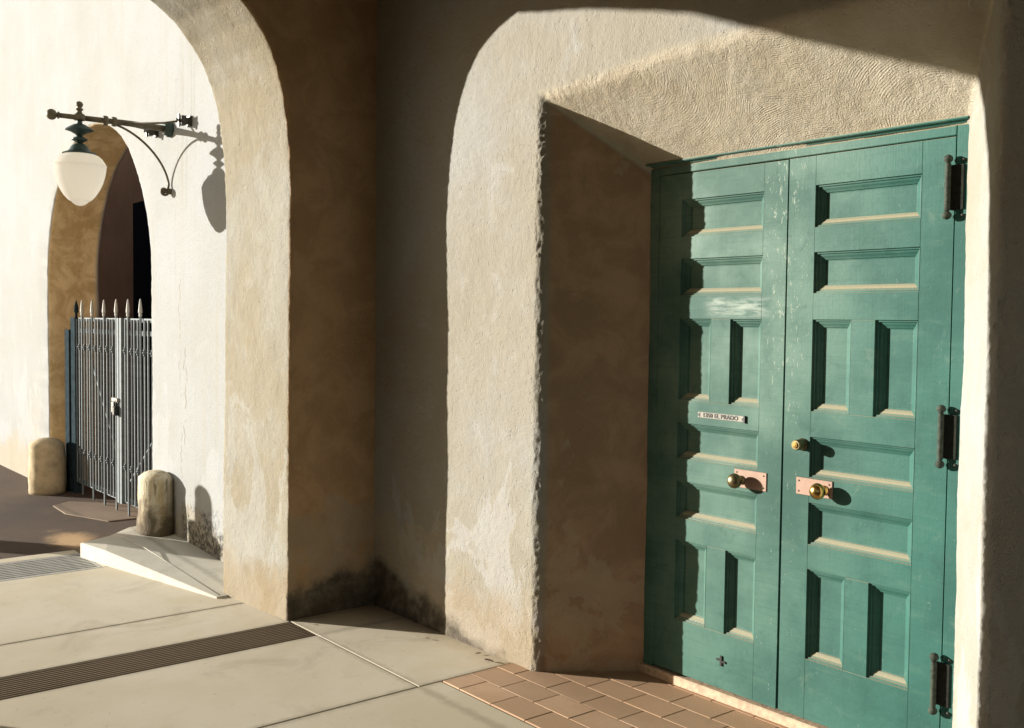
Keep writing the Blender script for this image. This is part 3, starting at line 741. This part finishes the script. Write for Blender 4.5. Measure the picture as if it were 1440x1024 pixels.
mb = MB(); y = FY-.0062
def prism(pts, y0, y1):
    n = len(pts); mb.add([(a, y0, b) for a, b in pts]+[(a, y1, b) for a, b in pts], [tuple(range(n)), tuple(reversed(range(n, 2*n)))]+[(i, i+n, (i+1) % n+n, (i+1) % n) for i in range(n)])
prism([(sx0-.004, sz), (sx0+.014, sz-.010), (sx0+.014, sz+.010)], y, FY-.0051)
mb.build('arrow_mark', M['black'], pl); mb = MB()
prism([(sx1-.016, sz-.001), (sx1-.004, sz-.010), (sx1-.004, sz+.008)], y, FY-.0051)
mb.build('arrow_mark', M['black'], pl); mb = MB()
prism([(sx1-.003, sz-.017), (sx1+.005, sz-.017), (sx1+.005, sz+.015), (sx1-.003, sz+.015)], y-.002, FY-.0003)
mb.build('end_mark', M['black'], pl)
# small black cross low on the left leaf
crx, crz = kx(-3.038), kz(.134)+.004
mb = MB(); mb.box((crx-.005, FY-.006, crz-.024), (crx+.005, FY-.0002, crz+.022)); mb.box((crx-.026, FY-.0055, crz-.003), (crx-.0052, FY-.0003, crz+.006)); mb.box((crx+.0052, FY-.0055, crz-.008), (crx+.024, FY-.0003, crz+.001))
tag(mb.build('cross_mark', M['black'], left), 'small black cross low on the leaf')
# the left leaf has dropped a little at its free edge, so the middle gap opens downwards
piv = Vector((kx(-3.478), FY, kz(2.402)))
for ob in (left, sg):
    ob.matrix_world = Matrix.Translation(piv) @ Matrix.Rotation(math.radians(.17), 4, 'Y') @ Matrix.Translation(-piv) @ ob.matrix_world

# ------------------------------------------------------------------ wall lantern
LX, LY, LZ = -7.52, 2.185, 3.068
ln = empty('wall_lantern', (LX, 2.82, LZ), 'dark iron bracket lantern with a white acorn globe on the white wall', 'lamp')
mb = MB(); mb.tube([(LX,2.845,LZ), (LX,2.5,LZ+.006), (LX,2.05,LZ+.002)], [.024,.021,.017], 14); arm = mb.build('arm', M['bronze'], ln)
mb = MB(); mb.lathe([(.012,2.065),(.012,2.055),(.024,2.05),(.024,2.042),(.012,2.038),(.014,2.035)]+[(.036*math.cos(math.radians(a))+.001, 2.002-.036*math.sin(math.radians(a))) for a in range(-70,91,16)], 18, (LX,0,LZ+.002), 'y'); mb.build('end_ball', M['bronze'], arm)
for yy in (2.36, 2.42):
    mb = MB(); mb.lathe([(.020,yy-.018),(.033,yy-.014),(.035,yy),(.033,yy+.014),(.020,yy+.018)], 16, (LX,0,LZ+.005), 'y'); mb.build('collar', M['bronze'], arm)
mb = MB(); mb.lathe([(.022,2.775),(.045,2.78),(.048,2.80),(.058,2.805),(.058,2.835),(.03,2.84)], 18, (LX,0,LZ), 'y'); mb.build('wall_flange', M['verdigris'], arm)
mb = MB(); mb.lathe([(.015,-.02),(.036,-.016),(.040,0),(.036,.024),(.020,.034),(.016,.05),(.026,.056),(.026,.064),(.014,.07),(.022,.082),(.026,.095),(.020,.108),(.005,.116)], 16, (LX,LY,LZ)); mb.build('finial', M['bronze'], arm)
# canopy stack
cp = [(.018,-.015),(.020,-.038),(.040,-.046),(.060,-.058),(.092,-.078),(.094,-.084),(.060,-.094),(.030,-.112),(.018,-.124),(.022,-.128),(.040,-.136),(.054,-.144),(.054,-.150),(.036,-.160),(.018,-.172),(.022,-.176),(.040,-.182),(.056,-.196),(.066,-.216),(.078,-.230),(.112,-.242),(.116,-.247),(.100,-.252)]
mb = MB(); mb.lathe([(r, h) for r, h in cp], 24, (LX,LY,LZ)); mb.build('canopy', M['verdigris'], ln, 50)
gp = [(.085,-.246),(.105,-.252),(.128,-.262),(.150,-.282),(.166,-.308),(.174,-.322),(.1775,-.326),(.1745,-.334),(.1730,-.350),(.166,-.395),(.152,-.445),(.132,-.490),(.106,-.533),(.080,-.562),(.068,-.571),(.058,-.574),(.046,-.588),(.028,-.600),(.010,-.606),(.001,-.607)]
mb = MB(); mb.lathe(gp, 40, (LX,LY,LZ)); mb.build('globe', M['globe'], ln, 60)
# curved brace down to the wall with a scroll
br = []
P0, P1, P2, P3 = Vector((LX,2.425,LZ-.012)), Vector((LX,2.62,LZ-.06)), Vector((LX,2.79,LZ-.24)), Vector((LX,2.812,LZ-.40))
for k in range(21):
    t = k/20; br.append(P0*(1-t)**3+P1*3*t*(1-t)**2+P2*3*t*t*(1-t)+P3*t**3)
mb = MB(); mb.tube(br+[Vector((LX,2.806,LZ-.44))], .0085, 8); brace = mb.build('brace', M['bronze'], ln)
sc_ = []
for k in range(26):
    a = -.3+k*.33; r = .034*(1-k/34); sc_.append((LX-.01, 2.783+r*math.cos(a), LZ-.452-r*math.sin(a)))
mb = MB(); mb.tube(sc_, .0085, 8); mb.lathe([(.022,2.80),(.022,2.84)], 12, (LX,0,LZ-.452), 'y'); mb.build('scroll', M['bronze'], brace)
mb = MB(); mb.lathe([(.016,-.012),(.022,0),(.016,.012)], 10, (LX-.02,2.78,LZ-.452), 'x'); mb.build('scroll_eye', M['bronze'], brace)
# stay rods with wall blocks
def stay(ax, az, label=None):
    mb = MB(); mb.tube([(LX,2.47,LZ), (LX+(ax-LX)*.55,2.70,LZ+(az-LZ)*.55), (ax,2.775,az)], .0075, 8); st = mb.build('stay_rod', M['bronze'], ln)
    mb = MB(); mb.box((ax-.030,2.755,az-.032), (ax+.030,2.792,az+.032)); mb.box((ax-.012,2.745,az-.045), (ax+.012,2.755,az+.045)); mb.box((ax-.022,2.792,az-.020),(ax+.022,2.815,az+.020)); mb.box((ax-.034,2.815,az-.036), (ax+.034,2.84,az+.036)); mb.build('wall_block', M['iron'], st)
    mb = MB(); mb.lathe([(.007,2.742),(.012,2.739),(.012,2.731),(.004,2.727)], 8, (ax,0,az), 'y'); mb.build('nut', M['iron'], st)
stay(-7.155, 3.075); stay(-7.80, 3.085)

# ------------------------------------------------------------------ iron gate, two leaves
GY = 2.98; GT = 1.668
def rod_mesh(name, z0, z1, w, mat):
    mb = MB(); mb.box((-w/2, -w/2, z0), (w/2, w/2, z1)); return mb.mesh(name, M[mat])
ROD = rod_mesh('bar', .095, GT, .0125, 'gate'); RODL = rod_mesh('bar', -.01, 1.70, .0145, 'gate')
mb = MB(); mb.lathe([(.010,1.69),(.013,1.70),(.013,1.712),(.010,1.718),(.017,1.728),(.0165,1.74),(.012,1.79),(.006,1.835),(.001,1.845)], 10); SPK = mb.mesh('spear', M['gate_tip'])
mb = MB()
for q, rr in ((-.020,.014), (0,.021), (.020,.014)): mb.lathe([(.009,q-.010),(rr,q-.004),(rr,q+.004),(.009,q+.010)], 10)
COLR = mb.mesh('collar', M['gate'])
def gate(label, xa, xb, stile_at, brace_pts):
    root = empty('iron_gate', ((xa+xb)/2, GY, 0), label, 'gate')
    for zz, h in ((GT-.006,.032), (1.555,.040), (.105,.042)):
        mb = MB(); mb.box((xa, GY-.007, zz-h/2), (xb, GY+.007, zz+h/2)); mb.build('rail', M['gate'], root)
    n = round((xb-xa)/.083)
    for k in range(n+1):
        x = xa+(xb-xa)*k/n
        if min(abs(x-s) for s in stile_at) < .03: continue
        lng = k % 4 == 2
        o = link('bar', RODL if lng else ROD, root); o.location = (x, GY-.0165 if not lng else GY-.018, random.uniform(-.003,.003)); o.rotation_euler = (0, random.uniform(-.006,.006), .5 if k % 3 == 0 else 0)
        o.matrix_parent_inverse = root.matrix_world.inverted()
        if lng:
            s = link('spear', SPK, o); s.matrix_parent_inverse = Matrix.Identity(4)
        if k % 2 == 1:
            for zz in (1.40, .40):
                s = link('collar', COLR, o); s.location = (0, 0, zz); s.matrix_parent_inverse = Matrix.Identity(4)
    for s in stile_at:
        mb = MB(); mb.box((s-.024, GY-.032, .07), (s+.024, GY+.02, GT+.012)); mb.build('stile', M['gate'], root)
    a, b = brace_pts
    mb = MB(); mb.tube([(a[0], GY+.012, a[1]), (b[0], GY+.012, b[1])], .009, 6); mb.build('brace', M['gate'], root)
    return root
gl = gate('left leaf of the grey iron gate with spear tops and a padlock', -10.33, -9.10, [-9.105], ((-9.95,1.25),(-9.13,.35)))
gr2 = gate('right leaf of the grey iron gate next to the stained guard', -9.03, -7.98, [-9.035], ((-7.98,.95),(-8.95,.25)))
mb = MB(); mb.box((-9.20,GY-.055,.955), (-9.06,GY-.033,.985)); mb.box((-9.19,GY-.06,.86), (-9.135,GY-.036,.95)); lb = mb.build('latch', M['signwhite'], gl)
mb = MB(); mb.bbox((-9.128,GY-.075,.835), (-9.066,GY-.036,.915), .008); mb.tube([(-9.118,GY-.055,.91),(-9.118,GY-.055,.95),(-9.097,GY-.055,.965),(-9.076,GY-.055,.95),(-9.076,GY-.055,.91)], .006, 6); tag(mb.build('padlock', M['black'], gl), 'small black padlock on the gate')
gpst = empty('gate_post', (-10.50,GY,0), 'blue steel post with jamb shade painted in, between the tan jamb and the gate', 'post')
mb = MB(); mb.box((-10.615,GY-.05,-.03), (-10.48,GY+.06,1.56)); mb.build('post', M['gate_shaded'], gpst)
mb = MB(); mb.box((-10.475,GY-.035,-.03), (-10.335,GY+.035,1.68)); mb.build('hanging_stile', M['gate_shaded'], gpst)
mb = MB(); mb.lathe([(.012,1.68),(.012,1.72),(.022,1.735),(.018,1.79),(.002,1.845)], 10, (-10.40,GY,0)); mb.build('spear', M['gate_shaded'], gpst)

# ------------------------------------------------------------------ dry leaves on the floor
def dry_leaf(x, y, L, a, label):
    mb = MB(); P = []
    for t, wdt in ((-1,0),(-.5,.32),(0,.42),(.5,.28),(1,0)):
        for s in (-1, 0, 1):
            P.append((t*L/2, s*wdt*L/2, .004+.10*L*(s*s)+random.uniform(0,.002)))
    mb.add(P, [(i*3+k, (i+1)*3+k, (i+1)*3+k+1, i*3+k+1) for i in range(4) for k in range(2)])
    o = mb.build('dry_leaf', M['leaf']); o.location = (x, y, .001); o.rotation_euler.z = a; return tag(o, label, 'leaf', 'dry leaves on the concrete')
dry_leaf(-4.0, 3.10, .055, .3, 'largest dry leaf on the floor near the tile edge')
dry_leaf(-4.12, 3.125, .03, 1.2, 'small dry leaf at the foot of the sunlit wall')
dry_leaf(-4.48, 3.06, .03, .4, 'dry leaf on the concrete at the edge of the corner shadow')
dry_leaf(-5.10, 2.69, .03, .2, 'dry leaf beside the foot of the cross arch')
